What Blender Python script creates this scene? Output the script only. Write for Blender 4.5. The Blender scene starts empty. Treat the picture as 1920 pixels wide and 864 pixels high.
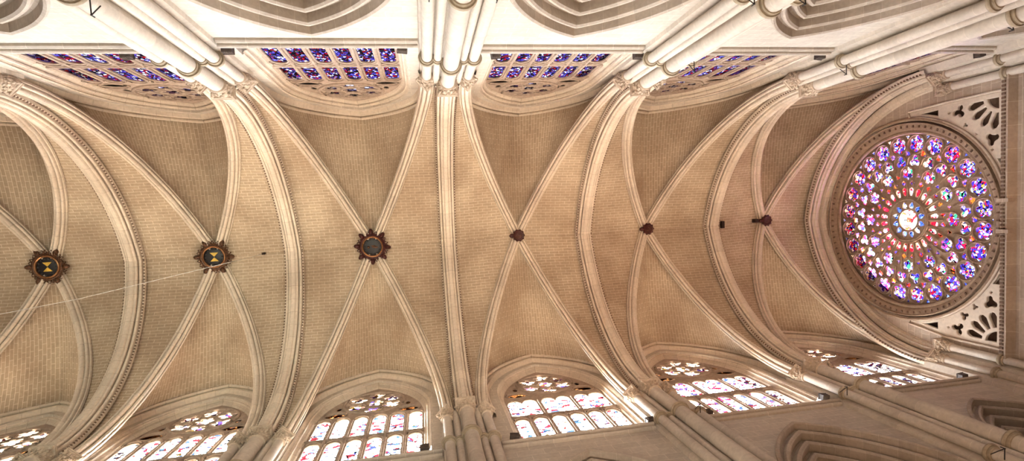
import bpy, math, random
from mathutils import Vector, Matrix
random.seed(7)
PI = math.pi
SC = bpy.context.scene
COL = SC.collection

# ------------------------------------------------------------------ camera, world, light, exposure
def rot_rows():
    a, b, c = -0.0605, -0.1767, 0.0542
    ca, sa, cb, sb, cc, sc = math.cos(a), math.sin(a), math.cos(b), math.sin(b), math.cos(c), math.sin(c)
    A = Matrix(((1, 0, 0), (0, ca, -sa), (0, sa, ca)))
    B = Matrix(((cb, 0, sb), (0, 1, 0), (-sb, 0, cb)))
    C = Matrix(((cc, -sc, 0), (sc, cc, 0), (0, 0, 1)))
    return A @ B @ C
_M = rot_rows()
cam_d = bpy.data.cameras.new('camera')
cam = bpy.data.objects.new('camera', cam_d)
COL.objects.link(cam)
_r, _u, _f = [Vector((v[0], -v[1], v[2])) for v in (_M[0], _M[1], _M[2])]
cam.matrix_world = Matrix(((_r.x, _u.x, -_f.x, -1.0931), (_r.y, _u.y, -_f.y, -1.0686), (_r.z, _u.z, -_f.z, 1.6), (0, 0, 0, 1)))
cam_d.sensor_width = 36
cam_d.lens = 999.0 * 36 / 1920
cam_d.shift_x = -15.24 / 1920
cam_d.shift_y = 43.25 / 1920
cam_d.clip_start = 0.1
cam_d.clip_end = 200
SC.camera = cam

SC.view_settings.view_transform = 'Standard'
SC.view_settings.look = 'None'
SC.view_settings.gamma = 1
SC.view_settings.use_curve_mapping = False
SC.view_settings.exposure = 1.6
SC.cycles.max_bounces = 6
SC.cycles.diffuse_bounces = 4
SC.cycles.sample_clamp_indirect = 6

w = bpy.data.worlds.new('world')
SC.world = w
w.use_nodes = True
# overcast sky outside: glaring towards the left of the nave (+y), dull on the shaded side, middling behind the rose, dark ground below
SKY_LEFT, SKY_RIGHT, SKY_ROSE, SKY_GROUND = 40.0, .75, 1.25, .6
def sky():
    nt = w.node_tree
    bg = nt.nodes['Background']
    tc = nt.nodes.new('ShaderNodeTexCoord')
    sp = nt.nodes.new('ShaderNodeSeparateXYZ'); nt.links.new(tc.outputs['Generated'], sp.inputs[0])
    def mr(src, a, b, c, d):
        m = nt.nodes.new('ShaderNodeMapRange'); m.interpolation_type = 'SMOOTHSTEP'
        nt.links.new(src, m.inputs[0])
        for i, v in enumerate((a, b, c, d)): m.inputs[i + 1].default_value = v
        return m.outputs[0]
    ly = mr(sp.outputs[1], -.1, .2, SKY_RIGHT, SKY_LEFT)
    ex = mr(sp.outputs[0], .62, .72, 0, 1)
    mx = nt.nodes.new('ShaderNodeMix'); mx.data_type = 'FLOAT'
    nt.links.new(ex, mx.inputs[0]); nt.links.new(ly, mx.inputs[2]); mx.inputs[3].default_value = SKY_ROSE
    gz = mr(sp.outputs[2], -.05, .12, SKY_GROUND, 1)
    mu = nt.nodes.new('ShaderNodeMath'); mu.operation = 'MULTIPLY'
    nt.links.new(mx.outputs[0], mu.inputs[0]); nt.links.new(gz, mu.inputs[1])
    nt.links.new(mu.outputs[0], bg.inputs[1])
    gc = nt.nodes.new('ShaderNodeMix'); gc.data_type = 'RGBA'      # sunlit tiled roofs below the horizon, white sky above
    nt.links.new(mr(sp.outputs[2], -.05, .08, 0, 1), gc.inputs[0])
    gc.inputs[6].default_value = (1, .80, .62, 1); gc.inputs[7].default_value = (.97, .98, 1, 1)
    nt.links.new(gc.outputs[2], bg.inputs[0])
sky()

def light(kind, loc, target, energy, color, size=1.0, name='added_fill', spot=None, blend=.6):
    d = bpy.data.lights.new(name, kind)
    d.energy = energy
    d.color = color
    if kind == 'AREA':
        d.size = size
    else:
        d.shadow_soft_size = size
    if kind == 'SPOT':
        d.spot_size = spot
        d.spot_blend = blend
    o = bpy.data.objects.new(name, d)
    COL.objects.link(o)
    o.location = loc
    o.rotation_euler = (Vector(target) - Vector(loc)).to_track_quat('-Z', 'Y').to_euler()
    return o
FILL = .10
WALLF = .25
WARM = (1.0, .60, .36)
PALE = (1.0, .86, .7)
COOL = (.95, 1.0, .8)
def portal(loc, target, sx, sy):
    o = light('AREA', loc, target, 1, (1, 1, 1), sx, 'sky_portal')
    o.data.shape = 'RECTANGLE'; o.data.size_y = sy
    o.data.cycles.is_portal = True
for _x in (-17.4, -10.5, -3.72, 3.78, 10.57, 17.3):
    for _s in (-1, 1):
        portal((_x, _s * 7.3, 22.8), (_x, 0, 22.8), 4.6, 8.6)
portal((21.6, .06, 22.6), (0, .06, 22.6), 8.4, 8.4)
# added fill spots without fixtures, low beside the right-hand piers, thrown across onto the left half of the vault
FL = .5
for _x, _e, _c in ((-17.5, 3000, COOL), (-10.5, 3300, COOL), (-3.7, 3400, COOL), (3.5, 3000, WARM), (10.5, 3400, WARM), (17, 2000, WARM)):
    light('SPOT', (_x, -4.6, 1.4), (_x, 2.6, 27.5), _e * FL, _c, .4, spot=math.radians(44), blend=.8)
light('AREA', (0, 4.6, 6), (0, -6.3, 15.5), 330, PALE, 2)  # two added fills brightening the right wall, no real lamps stand there
light('AREA', (9, 4.6, 6), (9, -6.3, 15.5), 120, WARM, 2)

# ------------------------------------------------------------------ dimensions of the nave
WY = 6.27                   # nave wall face
HC = 20.68                  # top of the high capitals
HT = 27.58                  # crown of the transverse arches (soffit)
HB = 28.17                  # underside of the bosses
XE = 20.37                  # face of the rose wall
ZS = 18.09                  # window sill string
YP = 5.45                   # soffit springing of the transverse arches
R_, L_ = -1, 1              # right wall (upper edge of photograph), left wall (lower edge)
PX = {(-1, -3): -21, (-1, -2): -14, (-1, -1): -7.27, (-1, 0): -0.02, (-1, 1): 7.08, (-1, 2): 14.07,
      (1, -3): -20.8, (1, -2): -13.55, (1, -1): -7.05, (1, 0): -0.07, (1, 1): 7.0, (1, 2): 14.07}
PY = {(-1, -3): 0, (-1, -2): 0, (-1, -1): 0, (-1, 0): 0, (-1, 1): -.08, (-1, 2): -.22,
      (1, -3): 0, (1, -2): .05, (1, -1): .2, (1, 0): 0, (1, 1): .07, (1, 2): -.05}
AX = {-3: -21, -2: -13.91, -1: -7.2, 0: -.03, 1: 6.85, 2: 13.96}
BX = {-3: -17.5, -2: -10.74, -1: -3.66, 0: 3.52, 1: 10.48, 2: 17.42}      # bosses, bay b lies between arch b and b+1
BY = {-3: .04, -2: .05, -1: .02, 0: -.1, 1: -.04, 2: -.11}
XW = {-3: -17.4, -2: -10.5, -1: -3.72, 0: 3.78, 1: 10.57, 2: 17.3}       # window axis
DZS = {(-1, -1): -.5, (-1, 1): .2, (1, 2): .45}
X3 = 19.92                  # arch against the rose wall
BAYNAME = {2: 'first bay from the rose', 1: 'second bay from the rose', 0: 'third bay from the rose',
           -1: 'fourth bay from the rose', -2: 'fifth bay from the rose', -3: 'sixth bay from the rose'}
SIDE = {-1: 'blue-window side', 1: 'white-window side'}
ARCHNAME = {2: 'first after the rose arch', 1: 'second after the rose arch', 0: 'third after the rose arch',
            -1: 'fourth after the rose arch', -2: 'fifth after the rose arch', -3: 'sixth after the rose arch'}
PIERNAME = {3: 'corner beside the rose wall', 2: 'first after the rose corner', 1: 'second after the rose corner', 0: 'third after the rose corner',
            -1: 'fourth after the rose corner', -2: 'fifth after the rose corner', -3: 'sixth after the rose corner'}

# ------------------------------------------------------------------ helpers
class MB:
    def __init__(s):
        s.v = []; s.f = []; s.uv = []
    def add(s, verts, faces, uvs=None):
        b = len(s.v)
        s.v += [tuple(v) for v in verts]
        for i, f in enumerate(faces):
            s.f.append(tuple(b + k for k in f))
            s.uv.append(uvs[i] if uvs else [(0, 0)] * len(f))
    def build(s, name, mat, parent=None, smooth=True, angle=33):
        me = bpy.data.meshes.new(name)
        me.from_pydata(s.v, [], s.f)
        uvl = me.uv_layers.new(name='UVMap')
        k = 0
        for u in s.uv:
            for p in u:
                uvl.data[k].uv = p
                k += 1
        me.materials.append(mat)
        me.update()
        if smooth:
            me.polygons.foreach_set('use_smooth', [True] * len(me.polygons))
            me.set_sharp_from_angle(angle=math.radians(angle))
        o = bpy.data.objects.new(name, me)
        COL.objects.link(o)
        if parent:
            o.parent = parent
            o.matrix_parent_inverse = Matrix.Translation(parent.location).inverted()
        return o
    def grid(s, rows, uvs=None, flip=False):
        n, m = len(rows), len(rows[0])
        fs, us = [], []
        for i in range(n - 1):
            for j in range(m - 1):
                q = [(i, j), (i + 1, j), (i + 1, j + 1), (i, j + 1)]
                if flip: q.reverse()
                fs.append([a * m + b for a, b in q])
                us.append([uvs[a][b] for a, b in q] if uvs else [(0, 0)] * 4)
        s.add([p for r in rows for p in r], fs, us)
    def box(s, c, d, rz=0, ax=None):
        ca, sa = math.cos(rz), math.sin(rz)
        vs = []
        for k in (-1, 1):
            for j in (-1, 1):
                for i in (-1, 1):
                    x, y, z = i * d[0] / 2, j * d[1] / 2, k * d[2] / 2
                    if ax:
                        p = ax[0] * x + ax[1] * y + ax[2] * z
                        vs.append((c[0] + p.x, c[1] + p.y, c[2] + p.z))
                    else:
                        vs.append((c[0] + x * ca - y * sa, c[1] + x * sa + y * ca, c[2] + z))
        s.add(vs, [(0, 2, 3, 1), (4, 5, 7, 6), (0, 1, 5, 4), (2, 6, 7, 3), (0, 4, 6, 2), (1, 3, 7, 5)])
    def lathe(s, c, prof, n=24, axis=None, u=None, v=None, arc=2 * PI, a0=0):
        axis = axis or Vector((0, 0, 1)); u = u or Vector((1, 0, 0)); v = v or Vector((0, 1, 0))
        c = Vector(c)
        rows, uvs = [], []
        for r, z in prof:
            rows.append([c + axis * z + (u * math.cos(a0 + arc * i / n) + v * math.sin(a0 + arc * i / n)) * r for i in range(n + 1)])
            uvs.append([(arc * i / n * max(r, .01), z) for i in range(n + 1)])
        s.grid(rows, uvs, flip=True)
    def tube(s, pts, r, n=8):
        pts = [Vector(p) for p in pts]
        rows = []
        for i, p in enumerate(pts):
            t = (pts[min(i + 1, len(pts) - 1)] - pts[max(i - 1, 0)]).normalized()
            h = Vector((0, 0, 1)) if abs(t.z) < .9 else Vector((1, 0, 0))
            a = t.cross(h).normalized(); b = t.cross(a)
            rr = r[i] if isinstance(r, (list, tuple)) else r
            rows.append([p + (a * math.cos(2 * PI * k / n) + b * math.sin(2 * PI * k / n)) * rr for k in range(n + 1)])
        s.grid(rows)
        s.add(rows[0][:-1], [tuple(range(n))]); s.add(rows[-1][:-1], [tuple(reversed(range(n)))])
    def blob(s, c, r, sx=1, sy=1, sz=1, n=8, m=5, rz=0):
        rows = []
        ca, sa = math.cos(rz), math.sin(rz)
        for j in range(m + 1):
            t = PI * j / m
            row = []
            for i in range(n + 1):
                a = 2 * PI * i / n
                x, y, z = r * sx * math.sin(t) * math.cos(a), r * sy * math.sin(t) * math.sin(a), r * sz * math.cos(t)
                row.append((c[0] + x * ca - y * sa, c[1] + x * sa + y * ca, c[2] + z))
            rows.append(row)
        s.grid(rows)

def tag(o, label=None, cat=None, group=None, kind=None):
    if label: o['label'] = label
    if cat: o['category'] = cat
    if group: o['group'] = group
    if kind: o['kind'] = kind
    return o
def empty(name, loc, label, cat, group=None, kind=None):
    o = bpy.data.objects.new(name, None)
    o.empty_display_size = .2
    COL.objects.link(o)
    o.location = loc
    return tag(o, label, cat, group, kind)

def arch_pts(a, h, e=0.0, n=24, stilt=0.0, d_end=None):
    """half arch: list of (d, z) with d = distance in from the soffit springing, z above the springing line; offset e outwards"""
    R = (a * a + h * h) / (2 * a)
    a1 = math.acos(max(-1, min(1, (R - a) / (R + e))))
    pts = []
    if stilt:
        pts += [(-e, -stilt), (-e, -stilt / 2)]
    for i in range(n + 1):
        t = a1 * i / n
        pts.append((R - (R + e) * math.cos(t), (R + e) * math.sin(t)))
    return pts
def arch_z(a, h, e, d):
    R = (a * a + h * h) / (2 * a)
    return math.sqrt(max(0.0, (R + e) ** 2 - (R - d) ** 2))
def sweep_half(mb, org, tgt, h, prof, n=24, stilt=0.0, wdir=None):
    """sweep a profile of (w, e) along the half arch rising from org to the crown above tgt (same plan plane)"""
    org = Vector(org); dv = Vector((tgt[0] - org[0], tgt[1] - org[1], 0)); a = dv.length
    dv.normalize()
    wd = wdir or Vector((-dv.y, dv.x, 0))
    cols, uvc = [], []
    L = 0
    for k, (wv, e) in enumerate(prof):
        pts = arch_pts(a, h, e, n, stilt)
        cols.append([org + dv * d + wd * wv + Vector((0, 0, z)) for d, z in pts])
    ref = arch_pts(a, h, 0, n, stilt)
    run = [0]
    for i in range(1, len(ref)):
        run.append(run[-1] + math.hypot(ref[i][0] - ref[i - 1][0], ref[i][1] - ref[i - 1][1]))
    acc = [0]
    for k in range(1, len(prof)):
        acc.append(acc[-1] + math.hypot(prof[k][0] - prof[k - 1][0], prof[k][1] - prof[k - 1][1]))
    mb.grid([[cols[k][i] for k in range(len(prof))] for i in range(len(ref))],
            [[(acc[k], run[i]) for k in range(len(prof))] for i in range(len(ref))])
def sym(half):
    """mirror a half profile given from outer edge to centre"""
    r = list(half)
    return r + [(-wv, e) for wv, e in reversed(half) if wv != 0]
def roll(w0, e0, r, a0, a1, n=6):
    return [(w0 + r * math.cos(math.radians(a0 + (a1 - a0) * i / n)), e0 + r * math.sin(math.radians(a0 + (a1 - a0) * i / n))) for i in range(n + 1)]

def plate(name, polys, thick, mat, parent=None, bevel=0.0, frame=None, smooth=False, res=1):
    """flat plate with holes: first polygon is the outline, the rest are holes. frame = (origin, U, V, N): plate occupies N from 0 to thick"""
    cu = bpy.data.curves.new(name, 'CURVE')
    cu.dimensions = '2D'
    cu.fill_mode = 'BOTH'
    cu.extrude = thick / 2 - bevel
    cu.bevel_depth = bevel
    cu.bevel_resolution = res
    for p in polys:
        sp = cu.splines.new('POLY')
        sp.points.add(len(p) - 1)
        for i, q in enumerate(p):
            sp.points[i].co = (q[0], q[1], 0, 1)
        sp.use_cyclic_u = True
    tmp = bpy.data.objects.new('tmp_' + name, cu)
    COL.objects.link(tmp)
    dg = bpy.context.evaluated_depsgraph_get()
    me = bpy.data.meshes.new_from_object(tmp.evaluated_get(dg))
    bpy.data.objects.remove(tmp); bpy.data.curves.remove(cu)
    o_, U, V, N = [Vector(x) for x in frame]
    for v in me.vertices:
        c = v.co
        v.co = o_ + U * c.x + V * c.y + N * (c.z + thick / 2)
    if U.cross(V).dot(N) < 0:
        me.flip_normals()
    me.materials.clear(); me.materials.append(mat)
    me.name = name
    if smooth:
        me.polygons.foreach_set('use_smooth', [True] * len(me.polygons))
        me.set_sharp_from_angle(angle=math.radians(50))
    o = bpy.data.objects.new(name, me)
    COL.objects.link(o)
    if parent:
        o.parent = parent
        o.matrix_parent_inverse = Matrix.Translation(parent.location).inverted()
    return o
def circ(cx, cy, r, n=24, ry=None, a0=0):
    ry = ry or r
    return [(cx + r * math.cos(a0 + 2 * PI * i / n), cy + ry * math.sin(a0 + 2 * PI * i / n)) for i in range(n)]
def foil(cx, cy, r, lobes, n=6, rot=0, depth=.55):
    """cusped foil outline: the union of lobe circles set round the centre"""
    d = r * .52; lr = r - d
    if lobes > 4: d = r * .66; lr = r - d
    core = d * .85
    pts = []
    m = lobes * max(6, n + 2)
    for k in range(m):
        t = 2 * PI * k / m
        best = core if lobes > 4 else d * .45
        for j in range(lobes):
            ph = t - rot - 2 * PI * j / lobes
            ph = math.atan2(math.sin(ph), math.cos(ph))
            q = lr * lr - (d * math.sin(ph)) ** 2
            if q > 0 and math.cos(ph) > 0:
                best = max(best, d * math.cos(ph) + math.sqrt(q))
        pts.append((cx + best * math.cos(t), cy + best * math.sin(t)))
    return pts
def pointed(cx, z0, zs, a, h, n=10):
    """outline of a light or opening: sill z0, springing zs, half width a, rise h"""
    pts = [(cx - a, z0), (cx + a, z0)]
    ar = arch_pts(a, h, 0, n)
    pts += [(cx + a - d, zs + z) for d, z in ar[:-1]]
    pts += [(cx, zs + h)]
    pts += [(cx - a + d, zs + z) for d, z in reversed(ar[:-1])]
    return pts
def polar(cx, cy, r, a):
    return (cx + r * math.cos(a), cy + r * math.sin(a))

# ------------------------------------------------------------------ materials
def new_mat(name):
    m = bpy.data.materials.new(name)
    m.use_nodes = True
    nt = m.node_tree
    return m, nt, nt.nodes['Principled BSDF']
def N(nt, t, **kw):
    n = nt.nodes.new(t)
    for k, v in kw.items():
        setattr(n, k, v)
    return n
def ramp(nt, stops, interp='LINEAR'):
    r = nt.nodes.new('ShaderNodeValToRGB')
    r.color_ramp.interpolation = interp
    e = r.color_ramp.elements
    while len(e) > 1: e.remove(e[-1])
    e[0].position = stops[0][0]; e[0].color = (*stops[0][1], 1)
    for p, c in stops[1:]:
        x = e.new(p); x.color = (*c, 1)
    return r
def stone(name, base, vary=.10, mode='obj_xz', brick=None, mortar=(.8, .75, .68), mort=.012, bump=.35, rough=.85, stain=.25, stain_col=(.35, .22, .15)):
    """pale limestone; brick=(width,height) draws the joints"""
    m, nt, b = new_mat(name)
    tc = N(nt, 'ShaderNodeTexCoord')
    base = Vector(base)
    n1 = N(nt, 'ShaderNodeTexNoise'); n1.inputs['Scale'].default_value = .45; n1.inputs['Detail'].default_value = 5
    nt.links.new(tc.outputs['Object'], n1.inputs['Vector'])
    n2 = N(nt, 'ShaderNodeTexNoise'); n2.inputs['Scale'].default_value = 9; n2.inputs['Detail'].default_value = 6
    nt.links.new(tc.outputs['Object'], n2.inputs['Vector'])
    if mode == 'uv':
        vec = tc.outputs['UV']
    else:
        sep = N(nt, 'ShaderNodeSeparateXYZ'); nt.links.new(tc.outputs['Object'], sep.inputs[0])
        com = N(nt, 'ShaderNodeCombineXYZ')
        nt.links.new(sep.outputs['X' if mode == 'obj_xz' else 'Y'], com.inputs[0]); nt.links.new(sep.outputs['Z'], com.inputs[1])
        if mode == 'obj_z':
            com.inputs[0].default_value = 0
            nt.links.remove(com.inputs[0].links[0])
        vec = com.outputs[0]
    c_hi = base * (1 + vary); c_lo = base * (1 - vary)
    if brick:
        bt = N(nt, 'ShaderNodeTexBrick')
        bt.inputs['Scale'].default_value = 1
        bt.inputs['Brick Width'].default_value = brick[0]
        bt.inputs['Row Height'].default_value = brick[1]
        bt.inputs['Mortar Size'].default_value = mort
        bt.inputs['Mortar Smooth'].default_value = .2
        bt.inputs['Bias'].default_value = 0
        bt.inputs['Color1'].default_value = (*c_hi, 1)
        bt.inputs['Color2'].default_value = (*c_lo, 1)
        bt.inputs['Mortar'].default_value = (*mortar, 1)
        # irregular courses
        nz = N(nt, 'ShaderNodeTexNoise'); nz.inputs['Scale'].default_value = 1.3
        nt.links.new(tc.outputs['Object'], nz.inputs['Vector'])
        mx = N(nt, 'ShaderNodeVectorMath', operation='MULTIPLY_ADD')
        nt.links.new(nz.outputs['Color'], mx.inputs[0]); mx.inputs[1].default_value = (.04, .03, 0)
        nt.links.new(vec, mx.inputs[2])
        nt.links.new(mx.outputs[0], bt.inputs['Vector'])
        colo = bt.outputs['Color']
    else:
        r0 = ramp(nt, [(.3, tuple(c_lo)), (.7, tuple(c_hi))]); nt.links.new(n2.outputs['Fac'], r0.inputs[0]); colo = r0.outputs[0]
    rs = ramp(nt, [(.36, stain_col), (.62, (1, 1, 1))]); nt.links.new(n1.outputs['Fac'], rs.inputs[0])
    mix = N(nt, 'ShaderNodeMix', data_type='RGBA', blend_type='MULTIPLY'); mix.inputs[0].default_value = stain
    nt.links.new(colo, mix.inputs[6]); nt.links.new(rs.outputs[0], mix.inputs[7])
    rg = ramp(nt, [(.25, (.78, .78, .78)), (.75, (1.1, 1.1, 1.1))]); nt.links.new(n2.outputs['Fac'], rg.inputs[0])
    mix2 = N(nt, 'ShaderNodeMix', data_type='RGBA', blend_type='MULTIPLY'); mix2.inputs[0].default_value = .6
    nt.links.new(mix.outputs[2], mix2.inputs[6]); nt.links.new(rg.outputs[0], mix2.inputs[7])
    nt.links.new(mix2.outputs[2], b.inputs['Base Color'])
    b.inputs['Roughness'].default_value = rough
    b.inputs['Specular IOR Level'].default_value = .25
    bm = N(nt, 'ShaderNodeBump'); bm.inputs['Strength'].default_value = bump; bm.inputs['Distance'].default_value = .03
    nt.links.new(n2.outputs['Fac'], bm.inputs['Height'])
    nt.links.new(bm.outputs[0], b.inputs['Normal'])
    return m

M_WEB = stone('vault_masonry', (.46, .365, .26), .065, 'uv', (.46, .145), (.72, .62, .48), .010, .3, stain=.4)
M_RIB = stone('rib_stone', (.68, .59, .48), .06, 'uv', (40, .62), (.42, .33, .25), .006, .3, stain=.2)
M_SHAFT = stone('shaft_stone', (.60, .535, .45), .07, 'uv', (40, .75), (.72, .64, .54), .007, .3, stain=.15)
M_ARC = stone('arcade_stone', (.50, .43, .35), .07, 'uv', (40, .5), (.6, .53, .44), .007, .3, stain=.25)
M_BAND = stone('annulet_stone', (.43, .36, .26), .08, bump=.3, stain=.2)
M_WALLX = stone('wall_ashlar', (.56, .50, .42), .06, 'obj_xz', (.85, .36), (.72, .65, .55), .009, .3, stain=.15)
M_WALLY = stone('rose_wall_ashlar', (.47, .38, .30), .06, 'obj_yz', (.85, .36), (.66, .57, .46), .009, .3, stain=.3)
M_CARVE = stone('carved_stone', (.60, .50, .39), .12, bump=.8, stain=.3)
M_TRAC = stone('tracery_stone', (.44, .35, .28), .09, bump=.5, stain=.25)
M_ROSE = stone('rose_tracery_stone', (.36, .26, .18), .1, bump=.5, stain=.3)
M_FLOOR = stone('floor_paving', (.5, .45, .38), .12, 'obj_xz', (1, 1), (.3, .27, .23), .01)
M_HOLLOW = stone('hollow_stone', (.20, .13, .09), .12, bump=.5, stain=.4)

def simple(name, col, rough=.6, metal=0.0, var=.3, scale=14):
    m, nt, b = new_mat(name)
    tc = N(nt, 'ShaderNodeTexCoord')
    n = N(nt, 'ShaderNodeTexNoise'); n.inputs['Scale'].default_value = scale; n.inputs['Detail'].default_value = 4
    nt.links.new(tc.outputs['Object'], n.inputs['Vector'])
    c = Vector(col)
    r = ramp(nt, [(.3, tuple(c * (1 - var))), (.7, tuple(c * (1 + var)))])
    nt.links.new(n.outputs['Fac'], r.inputs[0]); nt.links.new(r.outputs[0], b.inputs['Base Color'])
    b.inputs['Roughness'].default_value = rough; b.inputs['Metallic'].default_value = metal
    return m
M_GILT = simple('dark_gilding', (.085, .034, .014), .42, .35, .85, 16)
M_GILT2 = simple('red_brown_gilding', (.05, .009, .007), .4, .3, .6, 18)
M_RING = simple('gold_ring', (.26, .12, .05), .35, .7, .3)
M_BLACK = simple('boss_dark_paint', (.012, .009, .01), .5, 0, .3)
M_YELLOW = simple('boss_yellow_paint', (.62, .40, .06), .5, 0, .2)
M_IRON = simple('black_iron', (.02, .018, .018), .5, .5)
M_LAMP = simple('lamp_housing', (.075, .055, .045), .5, .2)
M_LENS = simple('lamp_glass', (.25, .24, .22), .15, 0)
M_WIRE = simple('pale_cable', (.6, .58, .55), .5)
M_HOLE = simple('dark_opening', (.02, .008, .005), .9)
M_LEAD = simple('lead_bars', (.03, .03, .035), .6, .3)

def glass(name, palette, strength, mode='XZ', scale=(5.0, 6.5), lead=.035, bright_noise=None, seed=0.0):
    """stained glass: coloured cells in lead lines, lit from outside. palette: constant ramp stops with (pos, rgb)"""
    m, nt, b = new_mat(name)
    tc = N(nt, 'ShaderNodeTexCoord')
    sep = N(nt, 'ShaderNodeSeparateXYZ'); nt.links.new(tc.outputs['Object'], sep.inputs[0])
    com = N(nt, 'ShaderNodeCombineXYZ')
    nt.links.new(sep.outputs[mode[0]], com.inputs[0]); nt.links.new(sep.outputs[mode[1]], com.inputs[1]); com.inputs[2].default_value = seed
    mp = N(nt, 'ShaderNodeVectorMath', operation='MULTIPLY'); nt.links.new(com.outputs[0], mp.inputs[0]); mp.inputs[1].default_value = (scale[0], scale[1], 1)
    nz = N(nt, 'ShaderNodeTexNoise'); nz.inputs['Scale'].default_value = 1.4; nt.links.new(mp.outputs[0], nz.inputs['Vector'])
    wa = N(nt, 'ShaderNodeVectorMath', operation='MULTIPLY_ADD'); nt.links.new(nz.outputs['Color'], wa.inputs[0]); wa.inputs[1].default_value = (.9, .9, 0)
    nt.links.new(mp.outputs[0], wa.inputs[2])
    v1 = N(nt, 'ShaderNodeTexVoronoi'); v1.inputs['Scale'].default_value = 1
    v2 = N(nt, 'ShaderNodeTexVoronoi', feature='DISTANCE_TO_EDGE'); v2.inputs['Scale'].default_value = 1
    for v in (v1, v2):
        nt.links.new(wa.outputs[0], v.inputs['Vector'])
    sx = N(nt, 'ShaderNodeSeparateColor'); nt.links.new(v1.outputs['Color'], sx.inputs[0])
    # larger figures: bias the palette position with a low noise
    ln = N(nt, 'ShaderNodeTexNoise'); ln.inputs['Scale'].default_value = .38; ln.inputs['Detail'].default_value = 1.5
    nt.links.new(mp.outputs[0], ln.inputs['Vector'])
    ma = N(nt, 'ShaderNodeMath', operation='MULTIPLY_ADD'); nt.links.new(ln.outputs['Fac'], ma.inputs[0]); ma.inputs[1].default_value = 1.0; ma.inputs[2].default_value = -.5
    ad = N(nt, 'ShaderNodeMath', operation='ADD', use_clamp=True); nt.links.new(sx.outputs[0], ad.inputs[0]); nt.links.new(ma.outputs[0], ad.inputs[1])
    rp = ramp(nt, palette, 'CONSTANT'); nt.links.new(ad.outputs[0], rp.inputs[0])
    le = N(nt, 'ShaderNodeMath', operation='GREATER_THAN'); nt.links.new(v2.outputs['Distance'], le.inputs[0]); le.inputs[1].default_value = lead
    ms = N(nt, 'ShaderNodeVectorMath', operation='SCALE'); nt.links.new(rp.outputs[0], ms.inputs[0])
    mk = N(nt, 'ShaderNodeMath', operation='MULTIPLY'); nt.links.new(le.outputs[0], mk.inputs[0]); mk.inputs[1].default_value = strength
    nt.links.new(mk.outputs[0], ms.inputs['Scale'])
    tr = N(nt, 'ShaderNodeBsdfTransparent'); nt.links.new(ms.outputs[0], tr.inputs[0])
    nt.links.new(tr.outputs[0], nt.nodes['Material Output'].inputs['Surface'])
    nt.nodes.remove(b)
    return m
WHT = (1, 1, 1)
P_BRIGHT = [(0, (.016, .0015, .002)), (.10, (.003, .004, .016)), (.16, WHT), (.40, (.03, .016, .014)), (.45, WHT), (.62, (.02, .011, .002)), (.65, WHT), (.80, (.022, .03, .035)), (.84, (.55, .55, .6)), (.90, (.016, .0012, .001)), (.96, (.004, .008, .016))]
P_DIM = [(0, (.012, .008, .015)), (.18, (.05, .035, .3)), (.32, (.12, .09, .6)), (.42, (.03, .02, .04)), (.50, (.4, .01, .03)), (.60, (.02, .015, .03)), (.70, (.22, .2, .85)), (.79, (.85, .88, 1)), (.93, (.3, .01, .02))]
P_OCU = [(0, (.005, .003, .014)), (.14, (.014, .0015, .004)), (.24, WHT), (.66, (.04, .04, .05)), (.78, (.013, .006, .01)), (.9, (.01, .006, .001))]
P_OCUD = [(0, (.02, .012, .02)), (.35, (.12, .08, .2)), (.6, (.25, .08, .1)), (.68, (.15, .15, .4)), (.8, (.8, .8, 1))]
G_BRIGHT = glass('bright_stained_glass', P_BRIGHT, .9, scale=(4.5, 6), lead=.035)
P_BRIGHTB = [(0, (.02, .0015, .003)), (.12, (.012, .006, .04)), (.22, WHT), (.36, (.03, .016, .014)), (.42, WHT), (.55, (.035, .02, .004)), (.59, WHT), (.72, (.02, .012, .05)), (.80, (.05, .06, .07)), (.85, WHT), (.90, (.025, .002, .002)), (.96, (.004, .008, .02))]
G_BRIGHT1 = glass('stained_glass_second_bay', P_BRIGHTB, .6, scale=(6, 7), lead=.035, seed=11)
G_BRIGHT2 = glass('stained_glass_first_bay', P_BRIGHTB, .35, scale=(6, 7), lead=.04, seed=14)
G_BRIGHTO = glass('bright_oculus_glass', P_OCU, .9, scale=(5, 5), lead=.05, seed=3)
G_DIM = glass('dark_stained_glass', P_DIM, .9, scale=(12, 6.5), lead=.06, seed=8)
G_DIMO = glass('dark_oculus_glass', P_OCUD, .8, scale=(6, 6), lead=.08, seed=5)
G_AMBER = glass('amber_glass', [(0, (.03, .009, .002)), (.5, (.05, .02, .006)), (.85, (.012, .006, .004))], .5, scale=(6, 6), lead=.05, seed=7)
P_R1 = [(0, (.06, .03, .6)), (.2, (.012, .01, .06)), (.3, (.6, .01, .04)), (.42, (.16, .12, .9)), (.52, WHT), (.66, (.35, .08, .6)), (.76, (.8, .35, .05)), (.82, (.01, .01, .03)), (.88, (.1, .15, .9)), (.95, (.35, .7, .9))]
P_R2 = [(0, (.06, .04, .7)), (.18, (.6, .01, .05)), (.34, WHT), (.58, (.35, .3, .95)), (.74, (.02, .015, .08)), (.86, (.6, .05, .3)), (.93, (.05, .35, .2))]
P_R3 = [(0, (.5, .01, .03)), (.38, (.7, .06, .1)), (.5, WHT), (.85, (.7, .5, .8))]
P_R4 = [(0, (.06, .12, .8)), (.5, (.2, .3, .95)), (.8, WHT)]
P_R5 = [(0, (.5, .03, .02)), (.35, (.7, .2, .03)), (.55, (.06, .04, .45)), (.75, (.35, .15, .45))]
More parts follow.
